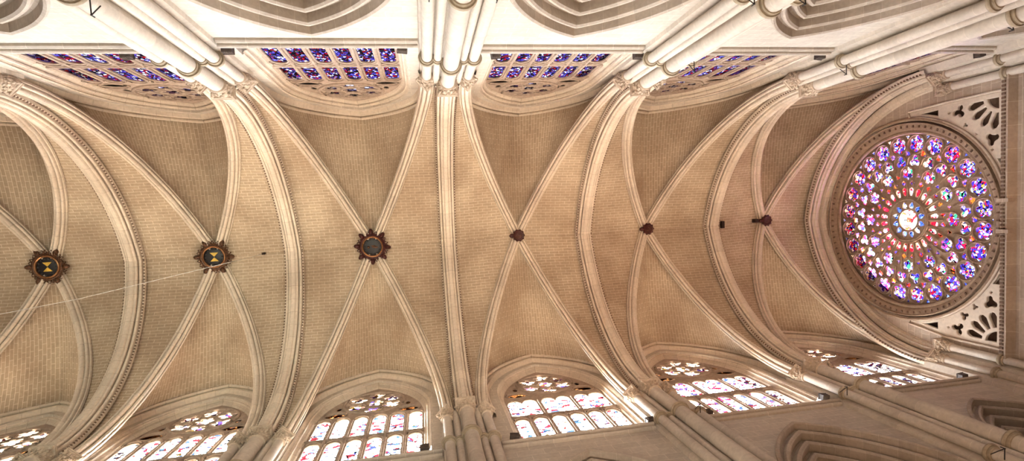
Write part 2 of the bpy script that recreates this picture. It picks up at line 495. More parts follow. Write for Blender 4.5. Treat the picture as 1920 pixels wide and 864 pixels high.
RG = [glass('rose_roundel_glass', P_R1, .9, 'YZ', (9, 9), .05), glass('rose_trefoil_glass', P_R2, .9, 'YZ', (7, 7), .05, seed=2),
      glass('rose_petal_glass', P_R3, .9, 'YZ', (7, 7), .04, seed=4), glass('rose_star_glass', P_R4, .9, 'YZ', (6, 6), .05, seed=6),
      glass('rose_small_glass', P_R5, .7, 'YZ', (7, 7), .05, seed=9)]
G_MEDAL = glass('rose_medallion_glass', [(0, (.5, .03, .05)), (.12, (.6, .35, .1)), (.2, (.9, .88, .9)), (.88, (.5, .1, .15))], .95, 'YZ', (6, 6), .02, seed=1)

# ------------------------------------------------------------------ room shell
def top(o, label, cat, kind='structure', group=None):
    return tag(o, label, cat, group, kind)
mb = MB(); mb.box((-4, 0, -.15), (56, 30, .3))
top(mb.build('floor', M_FLOOR, smooth=False), 'pale stone paving across the nave and aisles', 'floor')

def side_wall(sd, name, label):
    out = [(-28, 0), (22, 0), (22, 29.1), (-28, 29.1)]
    holes = []
    for b in range(-3, 3):
        holes.append(pointed(XW[b], 18.25 + DZS.get((sd, b), 0), 23.0, 2.36, 4.1, 14))
        c = ARC[(sd, b)]
        holes.append(pointed(c, .3, 12.45, 2.62, 4.5, 14))
    return top(plate(name, [out] + holes, .85, M_WALLX, frame=((0, sd * WY, 0), (1, 0, 0), (0, 0, 1), (0, sd, 0))), label, 'wall')
ARC = {}
for b in range(-3, 3):
    ARC[(-1, b)] = {-1: -3.75, 0: 3.5, 1: 10.55, 2: 17.7}.get(b, BX[b])
    ARC[(1, b)] = {0: 3.39, 1: 10.4, 2: 17.45}.get(b, BX[b])
side_wall(-1, 'wall_right', 'pale ashlar clerestory wall holding the dark blue windows')
side_wall(1, 'wall_left', 'grey-beige ashlar clerestory wall holding the bright white windows')
mb = MB(); mb.box((-28.3, 0, 14.4), (.6, 30, 29.2))  # unseen wall added so outside light stays out of the open end
top(mb.build('wall_far', M_WALLY, smooth=False), 'plain ashlar wall added unseen opposite the rose to block outside light', 'wall')
for sd, nm in ((-1, 'wall_right_aisle'), (1, 'wall_left_aisle')):
    mb = MB(); mb.box((-3, sd * 13.6, 8.5), (51, .5, 17))
    top(mb.build(nm, M_WALLX, smooth=False), 'outer aisle wall beyond the nave arches on the ' + SIDE[sd], 'wall')
    mb = MB(); mb.box((-3, sd * 10.5, 17.1), (51, 6.6, .3))
    top(mb.build('ceiling_aisle', M_WEB, smooth=False), 'aisle ceiling behind the nave arches on the ' + SIDE[sd], 'ceiling')

# rose wall: front plate with the circle and the two lower spandrels cut out, then a backing plate
RCY, RCZ, RR = .06, 22.56, 4.42
def spandrel_outline(sg, k=0.0):
    y0, z0 = (4.98 if sg > 0 else 4.76) - k, 18.26 + k
    pts = []
    rr = RR + .16 + k
    # bottom edge starts where the ring passes z0, side edge ends where the ring passes y0
    a_s = -math.acos(min(1, (y0) / rr)) if y0 < rr else -0.2
    a_e = -math.asin(min(1, (RCZ - z0) / rr))
    ze = 22.2 - k
    pts = [(sg * y0, z0), (sg * y0, 20.5), (sg * (4.70 - k), 22.2)]
    n = 16
    a0 = math.radians(-5)
    a1 = a_e
    for i in range(n + 1):
        a = a0 + (a1 - a0) * i / n
        pts.append((sg * rr * math.cos(a) + (RCY if sg > 0 else RCY), RCZ + rr * math.sin(a)))
    pts = [p for p in pts if abs(p[0]) <= y0 + .001 and p[1] >= z0 - .001]
    pts.append((pts[-1][0] - sg * .05, z0))
    # order: corner, up the side, along the ring, back along the bottom
    return pts
out = [(-13.8, 0), (13.8, 0), (13.8, 17.2), (7.2, 17.2), (7.2, 29.1), (-7.2, 29.1), (-7.2, 17.2), (-13.8, 17.2)]
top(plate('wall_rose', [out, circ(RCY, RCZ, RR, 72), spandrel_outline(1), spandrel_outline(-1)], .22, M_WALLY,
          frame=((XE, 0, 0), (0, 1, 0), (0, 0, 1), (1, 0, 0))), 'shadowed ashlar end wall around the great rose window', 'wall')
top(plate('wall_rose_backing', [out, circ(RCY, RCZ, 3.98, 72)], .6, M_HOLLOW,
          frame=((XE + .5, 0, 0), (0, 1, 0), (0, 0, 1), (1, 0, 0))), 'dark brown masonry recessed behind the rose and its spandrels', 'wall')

# ------------------------------------------------------------------ vault webs: one ceiling object per bay
def diag_h(): return HB + .12 - HC
E_D, E_T, E_W = .30, .42, .22
WA, WH, WST = 2.9, 4.95, 2.05          # wall arch: half span, rise, stilt
def pier_pt(sd, k):                    # centre front of pier
    if k == 3: return X3, sd * 5.55
    return PX[(sd, k)], sd * (YP + PY[(sd, k)])
def diag_foot(sd, k, dx):              # springing of the diagonal rib on the side capital
    x, y = pier_pt(sd, k)
    if k == 3: return (X3 - .02, sd * 5.85)
    return (x + dx * .78, sd * (abs(y) + .3))
def bay_web(b):
    mb = MB()
    bx, by = BX[b], BY[b]
    T = 26
    for k, dx in ((b, 1), (b + 1, -1)):
        ax = AX[k] if k != 3 else X3
        for sd in (-1, 1):
            fx, fy = diag_foot(sd, k, dx)
            px, py = pier_pt(sd, k)
            aD = math.hypot(bx - fx, by - fy); hD = diag_h()
            aT = abs(py)
            # cell against the transverse arch
            rows, uvs = [], []
            nU = 10
            vacc = 0; prev = None
            for i in range(T + 1):
                t = (i / T) ** 1.7
                dD = -E_D * .9 + t * (aD + E_D * .9)
                xD = fx + (bx - fx) * dD / aD; yD = fy + (by - fy) * dD / aD
                zD = HC + arch_z(aD, hD, E_D, dD)
                dT = -E_T * .9 + t * (aT + E_T * .9)
                xT = px + (ax - px) * max(0, dT) / aT; yT = py * (1 - dT / aT)
                zT = HC + arch_z(aT, HT - HC, E_T, dT)
                if prev is not None: vacc += math.hypot(zT - prev[1], yT - prev[0])
                prev = (yT, zT)
                row, uv = [], []
                ln = math.hypot(xD - xT, yD - yT)
                for j in range(nU + 1):
                    u = j / nU
                    x = xT + (xD - xT) * u; y = yT + (yD - yT) * u
                    z = zT + (zD - zT) * u + .045 * ln * 4 * u * (1 - u) * min(1, t * 4)
                    row.append((x, y, z)); uv.append((x + sd * .17, vacc))
                rows.append(row); uvs.append(uv)
            mb.grid(rows, uvs, flip=(sd * dx > 0))
            # cell over the window
            xs = XW[b] - dx * WA
            aW = abs(bx - xs)
            rows, uvs = [], []
            t1 = .10
            vacc = 0; prev = None
            zst = HC + WST
            for i in range(T + 1):
                t = (i / T) ** 1.7
                dD = -E_D * .9 + t * (aD + E_D * .9)
                xD = fx + (bx - fx) * dD / aD; yD = fy + (by - fy) * dD / aD
                zD = HC + arch_z(aD, hD, E_D, dD)
                if t <= t1:
                    xw = xs - dx * E_W; zw = HC + WST * (t / t1)
                else:
                    q = (t - t1) / (1 - t1)
                    q = 1 - (1 - q) ** 1.06
                    dW = -E_W * .95 + q * (WA + E_W * .95)
                    zw = zst + arch_z(WA, WH, E_W, dW)
                    xw = xs + dx * dW * aW / WA
                cm = ((xw + xD) / 2, (zw + zD) / 2)
                if prev is not None: vacc += math.hypot(cm[0] - prev[0], cm[1] - prev[1])
                prev = cm
                yw = sd * (WY + .03)
                ln = abs(yw - yD)
                row, uv = [], []
                for j in range(nU + 1):
                    u = j / nU
                    x = xD + (xw - xD) * u; y = yD + (yw - yD) * u
                    z = zD + (zw - zD) * u + .035 * ln * 4 * u * (1 - u) * min(1, t * 4)
                    row.append((x, y, z)); uv.append((y, vacc))
                rows.append(row); uvs.append(uv)
            mb.grid(rows, uvs, flip=(sd * dx < 0))
    o = mb.build('ceiling' if b == 2 else 'ceiling', M_WEB)
    top(o, 'brick-coursed vault cells of the ' + BAYNAME[b], 'vault')
for b in range(-3, 3):
    bay_web(b)
mb = MB()      # plain roof boards over the vault
mb.box((-3, 0, 29.2), (51, 14.6, .25))
mb.box((-24.6, 0, 28.3), (7.2, 12.6, .2))
top(mb.build('roof', M_HOLLOW, smooth=False), 'dark boards closing the roof space above the vault', 'roof')

# ------------------------------------------------------------------ ribs
P_TR = sym([(.41, .42), (.41, .29), (.37, .27), (.345, .31), (.335, .33)] + roll(.285, .20, .055, 20, -170, 6) + [(.215, .29), (.19, .28), (.185, .17)] +
           roll(.155, .115, .05, 10, -120, 6) + [(.115, .075), (.105, .035), (.07, .0), (.0, -.005)])
P_DI = sym([(.25, .30), (.25, .22), (.225, .20), (.20, .25), (.19, .26)] + roll(.15, .135, .055, 10, -165, 6) + [(.09, .20), (.075, .20)] + [(.078, .06), (.06, .02), (.03, -.01), (0, -.02)])
P_WR = [(0, .24), (.30, .24), (.30, .16), (.27, .12), (.22, .11), (.17, .15), (.15, .17), (.14, .08), (.11, .03), (.06, .01), (.03, .04), (0, .06)]
def studs(mb, org, tgt, h, wv, e, n, r, wd=None):
    org = Vector(org); dv = Vector((tgt[0] - org[0], tgt[1] - org[1], 0)); a = dv.length; dv.normalize()
    wd = wd or Vector((-dv.y, dv.x, 0))
    R = (a * a + h * h) / (2 * a)
    a1 = math.acos((R - a) / (R + e))
    for i in range(n):
        t = a1 * (i + 1.2) / (n + .5)
        p = org + dv * (R - (R + e) * math.cos(t)) + wd * wv + Vector((0, 0, (R + e) * math.sin(t)))
        tang = dv * math.sin(t) + Vector((0, 0, math.cos(t)))
        nor = dv * -math.cos(t) + Vector((0, 0, math.sin(t)))
        mb.box(p, (r, r, r), ax=(wd, tang, nor))
for k in range(-3, 3):
    mb, sb = MB(), MB()
    for sd in (-1, 1):
        px, py = pier_pt(sd, k)
        sweep_half(mb, (px, py, HC), (AX[k], 0), HT - HC, P_TR, 30)
        for wv in (-.39, .39):
            studs(sb, (px, py, HC), (AX[k], 0), HT - HC, wv, .275, 70, .05)
    r = empty('transverse_rib', (AX[k], 0, HT), 'broad moulded arch crossing the vault, ' + ARCHNAME[k], 'vault arch', 'transverse arches of the vault')
    mb.build('arch_moulding', M_RIB, r)
    o = sb.build('stud_row', M_HOLLOW, r, smooth=False)
    tag(o, 'line of small dark studs', kind='stuff')
mb, sb = MB(), MB()
for sd in (-1, 1):
    px, py = X3, sd * 5.75
    sweep_half(mb, (px, py, HC), (X3, 0), HT - HC - .15, P_TR, 30)
    prof2 = [(0, .3), (0, .1), (.1, .1), (.12, 0), (.22, 0), (.24, -.06), (.45, -.06)]
    q = Vector((1, 0, 0))
    sweep_half(mb, (px + .2, py - sd * .28, HC), (X3 + .2, 0), HT - HC - .35, [(wv, e) for wv, e in prof2], 30, wdir=q)
    for wv in (-.39,):
        studs(sb, (px, py, HC), (X3, 0), HT - HC - .15, wv, .275, 66, .065, wd=q)
r = empty('end_arch_rib', (X3, 0, HT), 'moulded stone arch hugging the end wall right above the rose window', 'vault arch')
mb.build('arch_moulding', M_RIB, r)
tag(sb.build('stud_row', M_HOLLOW, r, smooth=False), 'line of small dark studs', kind='stuff')

for b in range(-3, 3):
    for sd in (-1, 1):
        for k, dx in ((b, 1), (b + 1, -1)):
            fx, fy = diag_foot(sd, k, dx)
            mb = MB()
            sweep_half(mb, (fx, fy, HC), (BX[b], BY[b]), diag_h(), P_DI, 28)
            o = mb.build('diagonal_rib', M_RIB)
            tag(o, 'diagonal rib arm %s the rose, %s, %s' % ('away from' if dx > 0 else 'towards', BAYNAME[b], SIDE[sd]),
                'vault rib', 'diagonal ribs of the vault')
        mb = MB()
        xa = (BX[b] + XW[b]) / 2
        for dx in (1, -1):
            org = (XW[b] - dx * WA, sd * WY, HC + WST)
            sweep_half(mb, org, (XW[b], sd * WY), WH, P_WR, 22, stilt=WST, wdir=Vector((0, -sd, 0)))
            # hood line just under it on the wall
            sweep_half(mb, (org[0] + dx * .1, org[1], org[2]), (XW[b], sd * WY), WH - .13,
                       [(0, .1), (.16, .08), (.2, .03), (.16, -.03), (.05, -.06), (0, -.08)], 22, stilt=WST, wdir=Vector((0, -sd, 0)))
        o = mb.build('wall_rib', M_RIB)
        tag(o, 'pointed rib on the wall over the window, %s, %s' % (BAYNAME[b], SIDE[sd]), 'wall rib', 'wall ribs over the windows')

# ------------------------------------------------------------------ bosses
def make_boss(b, big):
    x, y = BX[b], BY[b]
    z = HB
    names = {-3: 'gilded roof boss with yellow bow-tie emblem, farthest from the rose',
             -2: 'gilded roof boss with yellow bow-tie emblem, second farthest from the rose',
             -1: 'reddish scrolled roof boss with a dark centre in the middle of the vault',
             0: 'small plain dark red boss between the two ribs past the middle arch',
             1: 'small dark red boss, second nearest to the rose window', 2: 'small dark red boss nearest to the rose window'}
    r = empty('roof_boss', (x, y, z), names[b], 'roof boss', 'large carved roof bosses' if big else 'small roof bosses')
    gm = M_GILT if b < -1 else M_GILT2
    dn = Vector((0, 0, -1))
    if big:
        R0 = .60
        mb = MB()
        mb.lathe((x, y, z), [(.28, .38), (.42, .3), (.52, .12), (R0, .05), (R0 + .02, 0), (R0 - .05, -.05), (R0 - .12, -.03)], 32)
        mb.build('body', gm, r)
        mb = MB()
        mb.lathe((x, y, z), [(R0 - .10, -.02), (R0 - .10, -.07), (R0 - .135, -.085), (R0 - .17, -.06), (R0 - .17, .02)], 40)
        mb.build('gold_ring', M_RING, r)
        mb = MB()
        mb.lathe((x, y, z), [(.0, -.0), (.3, .0), (R0 - .165, .04)], 32)
        for i in range(14):
            a = 2 * PI * i / 14
            mb.blob((x + .37 * math.cos(a), y + .37 * math.sin(a), z - .01), .045, 1, 1, .6)
        mb.build('shield_ground', M_BLACK, r)
        mb = MB()
        if b < -1:
            for s in (-1, 1):
                q = [(x - .16, y + s * .20), (x + .20, y + s * .20), (x + .02, y + s * .015)]
                mb.add([(p[0], p[1], z - .03) for p in q] + [(p[0], p[1], z + .01) for p in q], [(0, 1, 2), (0, 3, 4, 1), (1, 4, 5, 2), (2, 5, 3, 0)])
            mb.build('bow_tie_emblem', M_YELLOW, r, smooth=False)
        else:
            mb.blob((x + .12, y + .03, z - .02), .1, 1.6, .5, .4); mb.blob((x + .05, y - .04, z - .02), .08, 1.5, .5, .4); mb.blob((x - .18, y + .02, z - .02), .07)
            mb.build('carved_emblem', M_GILT, r)
        # scrolled frame: small curls all round, then eight knobs standing out
        n = 24
        mb = MB()
        for i in range(n):
            a = 2 * PI * i / n
            cx, cy = x + (R0 + .06) * math.cos(a), y + (R0 + .06) * math.sin(a)
            pts = []
            for j in range(9):
                t = a + (1 if i % 2 else -1) * j * .75
                rr = .085 - .007 * j
                pts.append((cx + rr * math.cos(t), cy + rr * math.sin(t), z + .03 - .008 * j))
            mb.tube(pts, .022, 5)
            mb.blob((x + (R0 + .02) * math.cos(a + .13), y + (R0 + .02) * math.sin(a + .13), z), .05, 1, 1, .8, rz=a)
        mb.build('scroll_frame', gm, r)
        angs = [22, 70, 112, 158, 200, 248, 292, 338] if b != -1 else [5, 45, 92, 140, 185, 228, 268, 312]
        for i in range(6 if b < -1 else 8):
            a = math.radians((i * 60 + 2) if b < -1 else angs[i])
            kb = MB()
            cx, cy = x + (R0 + .12) * math.cos(a), y + (R0 + .12) * math.sin(a)
            kb.blob((cx, cy, z + .0), .12, 1.35, .9, .9, 10, 7, rz=a)
            kb.blob((cx + .07 * math.cos(a), cy + .07 * math.sin(a), z), .075, 1, 1.1, 1)
            kb.blob((cx - .04 * math.sin(a), cy + .04 * math.cos(a), z - .08), .05)
            kb.build('leaf_knob', gm, r)
    else:
        R0 = .27
        mb = MB()
        mb.lathe((x, y, z - .05), [(.16, .45), (.2, .25), (R0, .12), (R0 + .02, .02), (R0 - .03, -.05), (R0 - .08, -.04), (R0 - .1, -.01), (0, -.0)], 24)
        for i in range(10):
            a = 2 * PI * i / 10
            mb.blob((x + R0 * math.cos(a), y + R0 * math.sin(a), z - .02), .06, 1, 1, .9)
        mb.build('body', M_GILT2, r)
        mb = MB()
        mb.blob((x - .06, y + .07, z - .07), .05, 1.5, .6, .5); mb.blob((x + .06, y - .07, z - .07), .05, 1.5, .6, .5); mb.blob((x + .1, y + .02, z - .07), .04, 1.6, .5, .5)
        mb.build('carved_emblem', M_GILT, r)
        mb = MB()
        mb.blob((x - .32, y, z + .05), .12, 1.3, 1, 1)
        mb.blob((x - .2, y, z + .1), .1)
        mb.build('side_knob', M_GILT2, r)
for b in range(-3, 3):
    make_boss(b, b < 0)

# ------------------------------------------------------------------ piers
def capital(parent, x, y, r, half, rz, ht=.62):
    z0 = HC - ht
    mb = MB()
    mb.lathe((x, y, z0), [(r, -.02), (r + .05, .0), (r + .055, .04), (r + .01, .07), (r + .01, .15), (r + .05, .3), (half * .92, ht - .13), (half * .95, ht - .1)], 20)
    k = 8
    for lev, (zz, rr, sz) in enumerate(((.15, r + .03, .05), (.28, r + .055, .062), (.40, half * .86, .058))):
        for i in range(k):
            a = 2 * PI * (i + .5 * (lev % 2)) / k + rz
            mb.blob((x + rr * math.cos(a), y + rr * math.sin(a), z0 + zz), sz, .7, 1.0, 1.25, 7, 5, rz=a)
            mb.blob((x + (rr + .035) * math.cos(a + .16), y + (rr + .035) * math.sin(a + .16), z0 + zz + .05), sz * .5, 1, 1, 1, 6, 4)
            mb.blob((x + (rr + .03) * math.cos(a - .2), y + (rr + .03) * math.sin(a - .2), z0 + zz - .04), sz * .45, 1, 1, 1, 6, 4)
    for i in range(4):
        a = PI / 4 + PI / 2 * i + rz
        for q, dz_ in ((1.12, .17), (1.0, .25), (1.22, .14)):
            mb.blob((x + half * q * math.cos(a), y + half * q * math.sin(a), z0 + ht - dz_), .05, 1, 1, 1)
    c = mb.build('capital', M_CARVE, parent)
    mb = MB()
    rows = []
    for h, d in ((ht - .12, half * .93), (ht - .10, half), (ht - .06, half), (ht - .05, half - .03), (ht - .035, half - .03), (ht - .02, half + .01), (ht, half + .01)):
        ca, sa = math.cos(rz), math.sin(rz)
        rows.append([(x + (i * ca - j * sa) * d, y + (i * sa + j * ca) * d, z0 + h) for i, j in ((-1, -1), (1, -1), (1, 1), (-1, 1), (-1, -1))])
    mb.grid(rows, flip=True)
    mb.add(rows[0][:4], [(0, 3, 2, 1)]); mb.add(rows[-1][:4], [(0, 1, 2, 3)])
    mb.build('abacus', M_CARVE, c, smooth=False)
def annulet(parent, x, y, r, z, d=.105, name='annulet'):
    mb = MB()
    mb.lathe((x, y, z), [(r, .10), (r + .03, .09), (r + d * .8, .06), (r + d, .02), (r + d, -.01), (r + d * .8, -.05), (r + d * .45, -.04), (r + d * .4, -.07), (r + d * .5, -.10), (r + d * .3, -.13), (r, -.13)], 24)
    mb.build(name, M_BAND, parent)
def shaft(parent, x, y, r, z0, z1, name='shaft'):
    mb = MB()
    n = 16
    mb.lathe((x, y, z0), [(r, (z1 - z0) * i / n) for i in range(n + 1)], 28)
    mb.build(name, M_SHAFT, parent)
def pier(sd, k):
    corner = k == 3
    x0 = X3 if corner else PX[(sd, k)]
    dy = 0 if corner else PY[(sd, k)]
    Y = lambda v: sd * v
    extra = {1: 'lit by grey light', -1: 'washed in pale light'}[sd]
    r = empty('clustered_pier', (x0, sd * (6 + dy), 0), 'pier of clustered pale shafts, %s, %s' % (PIERNAME[k], SIDE[sd]), 'pier', 'clustered piers')
    if corner:
        spots = [(X3 + .03, 5.86, .15, .27, PI / 4), (X3 + .30, 5.36, .15, .27, 0)]
        core = [(X3 - .35, 6.3), (X3 - .25, 6.05), (X3 + .0, 5.95), (X3 + .2, 5.6), (X3 + .5, 5.45), (X3 + .5, 6.3)]
    else:
        spots = [(x0, 5.73 + dy, .235, .36, 0), (x0 - .70, 5.92 + dy * .6, .155, .27, PI / 4), (x0 + .70, 5.92 + dy * .6, .155, .27, PI / 4)]
        core = [(x0 - .93, 6.32), (x0 - .9, 6.15), (x0 - .72, 6.08), (x0 - .5, 6.02 + dy * .5), (x0 - .40, 5.90 + dy), (x0 - .2, 5.90 + dy), (x0 + .2, 5.90 + dy), (x0 + .40, 5.90 + dy), (x0 + .5, 6.02 + dy * .5), (x0 + .72, 6.08), (x0 + .9, 6.15), (x0 + .93, 6.32)]
    mb = MB()
    rows = []; uvs = []
    for zz in (0, 6, 12, 18, HC + .3):
        rows.append([(cx, Y(cy), zz) for cx, cy in core]); uvs.append([(i * .2, zz) for i in range(len(core))])
    mb.grid(rows, uvs, flip=sd > 0)
    mb.add(rows[-1], [tuple(range(len(core)))])
    mb.build('core', M_SHAFT, r, smooth=False)
    if not corner:
        for s in (-1, 1):
            shaft(r, x0 + s * .38, Y(5.90 + dy), .115, 0, HC - .1, 'thin_shaft')
            annulet(r, x0 + s * .38, Y(5.90 + dy), .115, ZS, .08)
    for cx, cy, rr, half, rz in spots:
        shaft(r, cx, Y(cy), rr, 0, HC - .6)
        annulet(r, cx, Y(cy), rr, ZS)
        annulet(r, cx, Y(cy), rr, 13.05, .1)
        capital(r, cx, Y(cy), rr, half, rz)
for sd in (-1, 1):
    for k in range(-3, 4):
        pier(sd, k)

# ------------------------------------------------------------------ string courses under the windows
tn = 0
for sd in (-1, 1):
    for b in range(-3, 3):
        x0 = PX[(sd, b)] + .95
        x1 = (PX[(sd, b + 1)] - .95) if b < 2 else XE
        z = ZS + DZS.get((sd, b), 0)
        tn += 1
        mb = MB()
        prof = [(0, .16), (.08, .13), (.17, .06), (.21, .03), (.21, -.02), (.17, -.05), (.10, -.03), (.07, -.06), (.12, -.10), (.12, -.14), (.07, -.18), (0, -.18)]
        rows = [[(x, sd * (WY - p), z + q) for p, q in prof] for x in (x0, x1)]
        mb.grid(rows, [[(x, q) for p, q in prof] for x in (x0, x1)], flip=sd < 0)
        # sloping sill behind the moulding
        bx0, bx1 = XW[b] - 2.36, XW[b] + 2.36
        mb.add([(bx0, sd * (WY + .02), z + .15), (bx1, sd * (WY + .02), z + .15), (bx1, sd * (WY + .5), 18.98), (bx0, sd * (WY + .5), 18.98)], [(0, 1, 2, 3)])
        o = mb.build('trim_%d' % tn, M_WALLX, smooth=True)
        top(o, 'stone ledge under the window, %s, %s' % (BAYNAME[b], SIDE[sd]), 'string course', group='string courses under the windows')

# ------------------------------------------------------------------ nave arches seen at the edges
P_ARC = [(-.04, .02), (-.09, .01), (-.12, -.04), (-.08, -.10), (.0, -.11), (.15, -.12), (.18, -.19), (.10, -.23), (.05, -.28), (.05, -.34), (.10, -.39), (.17, -.40),
         (.36, -.37), (.40, -.44), (.33, -.50), (.27, -.56), (.27, -.63), (.32, -.68), (.40, -.69), (.60, -.65), (.63, -.73), (.56, -.79), (.50, -.86), (.51, -.93),
         (.58, -.98), (.78, -.94), (.80, -1.02), (.74, -1.09), (.72, -1.17), (.78, -1.22), (1.3, -1.24)]
for sd in (-1, 1):
    for b in range(-3, 3):
        mb = MB()
        c = ARC[(sd, b)]
        for dx in (1, -1):
            sweep_half(mb, (c - dx * 2.62, sd * WY, 12.45), (c, sd * WY), 4.5, [(wv, e + .03) for wv, e in P_ARC], 26, stilt=12.4, wdir=Vector((0, sd, 0)))
        o = mb.build('nave_arch', M_ARC)
        tag(o, 'deep moulded arch below the window, %s, %s' % (BAYNAME[b], SIDE[sd]), 'arch', 'moulded arches of the nave arcade')

# ------------------------------------------------------------------ clerestory windows
def two_arches(cx, z0, zs, a):
    """wide light whose head is a pair of small arches meeting at a cusp"""
    pts = [(cx - a, z0), (cx + a, z0), (cx + a, zs)]
    n = 8
    q = a / 2
    for i in range(1, n): pts.append((cx + q + q * math.cos(PI * i / n), zs + .42 * math.sin(PI * i / n)))
    pts.append((cx, zs + .06))
    for i in range(1, n): pts.append((cx - q + q * math.cos(PI * i / n), zs + .42 * math.sin(PI * i / n)))
    pts.append((cx - a, zs))
    return pts
wn = 0
TP = 6.62
for sd in (-1, 1):
    for b in range(-3, 3):
        wn += 1
        c = XW[b]
        wide = sd == 1 and b >= 0
        lab = {1: 'glaring white window, ', -1: 'dark blue window, '}[sd]
        r = empty('window_%d' % wn, (c, sd * 6.6, 18.5), lab + ('three wide upper lights, ' if wide else 'six upper lights, ') + BAYNAME[b], 'window', 'clerestory windows', 'structure')
        hw = 2.13
        holes = []
        pitch = 2 * hw / 6
        for i in range(6):
            x = c - hw + pitch * (i + .5)
            holes.append(pointed(x, 18.95, 20.78, .265, .32, 7))
            if not wide:
                holes.append(pointed(x, 21.45, 22.98, .265, .34 if i in (0, 5) else .38, 7))
        if wide:
            for i in range(3):
                holes.append(two_arches(c - hw + 2 * pitch * (i + .5), 21.45, 22.75, .62))
        oz = 24.95; orr = .88
        holes.append(foil(c, oz, .38, 6))
        for i in range(6):
            a = PI / 2 + PI / 3 * i
            holes.append(foil(c + .83 * math.cos(a), oz + .83 * math.sin(a), .38, 5, rot=a))
        for s in (-1, 1):
            holes.append(circ(c + s * 1.47, 23.78, .42, 16, .29))
            holes.append(circ(c + s * 1.42, 24.55, .13, 10, .24))
        outp = pointed(c, 18.75, 23.0, hw + .04, 3.95, 16)
        fr = ((0, sd * TP, 0), (1, 0, 0), (0, 0, 1), (0, sd, 0))
        tr = plate('tracery', [outp] + holes, .07, M_TRAC, r, .02, fr, True)
        # mullions, transom, oculus ring and light mouldings standing in front of the plate
        mb = MB()
        y = sd * (TP - .01)
        for i in range(1, 6):
            x = c - hw + pitch * i
            tops = 21.3 if (wide and i % 2) else 22.95
            mb.tube([(x, y, 18.8), (x, y, tops)], .055, 8)
        mb.tube([(c - hw, y, 21.28), (c + hw, y, 21.28)], .06, 8)
        mb.build('mullion_shafts', M_TRAC, r)
        mb = MB()
        ring = [(c + 1.27 * math.cos(2 * PI * i / 40), y, oz + 1.27 * math.sin(2 * PI * i / 40)) for i in range(41)]
        mb.tube(ring, .06, 8)
        for q in range(6):
            a = PI / 2 + PI / 3 * q
            cx, cz = c + .83 * math.cos(a), oz + .83 * math.sin(a)
            mb.tube([(cx + .40 * math.cos(2 * PI * i / 20), y, cz + .40 * math.sin(2 * PI * i / 20)) for i in range(21)], .022, 6)
        for s in (-1, 1):
            mb.tube([(c + s * 1.47 + .49 * math.cos(2 * PI * i / 20), y, 23.78 + .35 * math.sin(2 * PI * i / 20)) for i in range(21)], .03, 6)
        for i in range(6):
            x = c - hw + pitch * (i + .5)
            for zb in ((20.78,) if wide else (20.78, 22.98)):
                mb.tube([(x + .32 * math.cos(PI * j / 10), y, zb + .42 * math.sin(PI * j / 10)) for j in range(11)], .035, 6)
        mb.build('oculus_ring', M_TRAC, r)
        # moulded jamb running round the opening
        mb = MB()
        for dx in (1, -1):
            sweep_half(mb, (c - dx * 2.1, sd * WY, 23.0), (c, sd * WY), 3.85,
                       [(-.01, .27), (.03, .22), (.06, .25), (.12, .2), (.13, .14), (.18, .12), (.2, .16), (.26, .1), (.28, .04), (.34, .0), (.5, .0)], 22, stilt=4.1, wdir=Vector((0, sd, 0)))
        mb.build('frame', M_RIB, r)
        # glass: straight lights and oculus
        mb = MB()
        gy = sd * (TP + .078)
        for z0, z1 in ((18.8, 21.3), (21.3, 23.45)):
            mb.add([(c - hw, gy, z0), (c + hw, gy, z0), (c + hw, gy, z1), (c - hw, gy, z1)], [(0, 1, 2, 3)])
        mb.build('light_glass', {2: G_BRIGHT2, 1: G_BRIGHT1}.get(b, G_BRIGHT) if sd > 0 else G_DIM, r, smooth=False)
        mb = MB()
        mb.add([(c - hw, gy, 23.45), (c + hw, gy, 23.45), (c + 1.7, gy, 25), (c + .9, gy, 26.3), (c, gy, 26.9), (c - .9, gy, 26.3), (c - 1.7, gy, 25)], [tuple(range(7))])
        mb.build('oculus_glass', G_BRIGHTO if sd > 0 else G_DIMO, r, smooth=False)
        mb = MB()
        for s in (-1, 1):
            e = [(c + s * 1.47 + .46 * math.cos(2 * PI * i / 16), gy - sd * .004, 23.78 + .33 * math.sin(2 * PI * i / 16)) for i in range(16)]
            mb.add(e, [tuple(range(16))])
            e = [(c + s * 1.42 + .17 * math.cos(2 * PI * i / 10), gy - sd * .004, 24.55 + .28 * math.sin(2 * PI * i / 10)) for i in range(10)]
            mb.add(e, [tuple(range(10))])
        mb.build('amber_side_glass', G_AMBER, r, smooth=False)
        mb = MB()
        for z in [19.35, 19.9, 20.45] + [21.9, 22.4]:
            mb.box((c, sd * (TP + .068), z), (2 * hw, .014, .022))
        mb.build('iron_bars', M_LEAD, r, smooth=False)

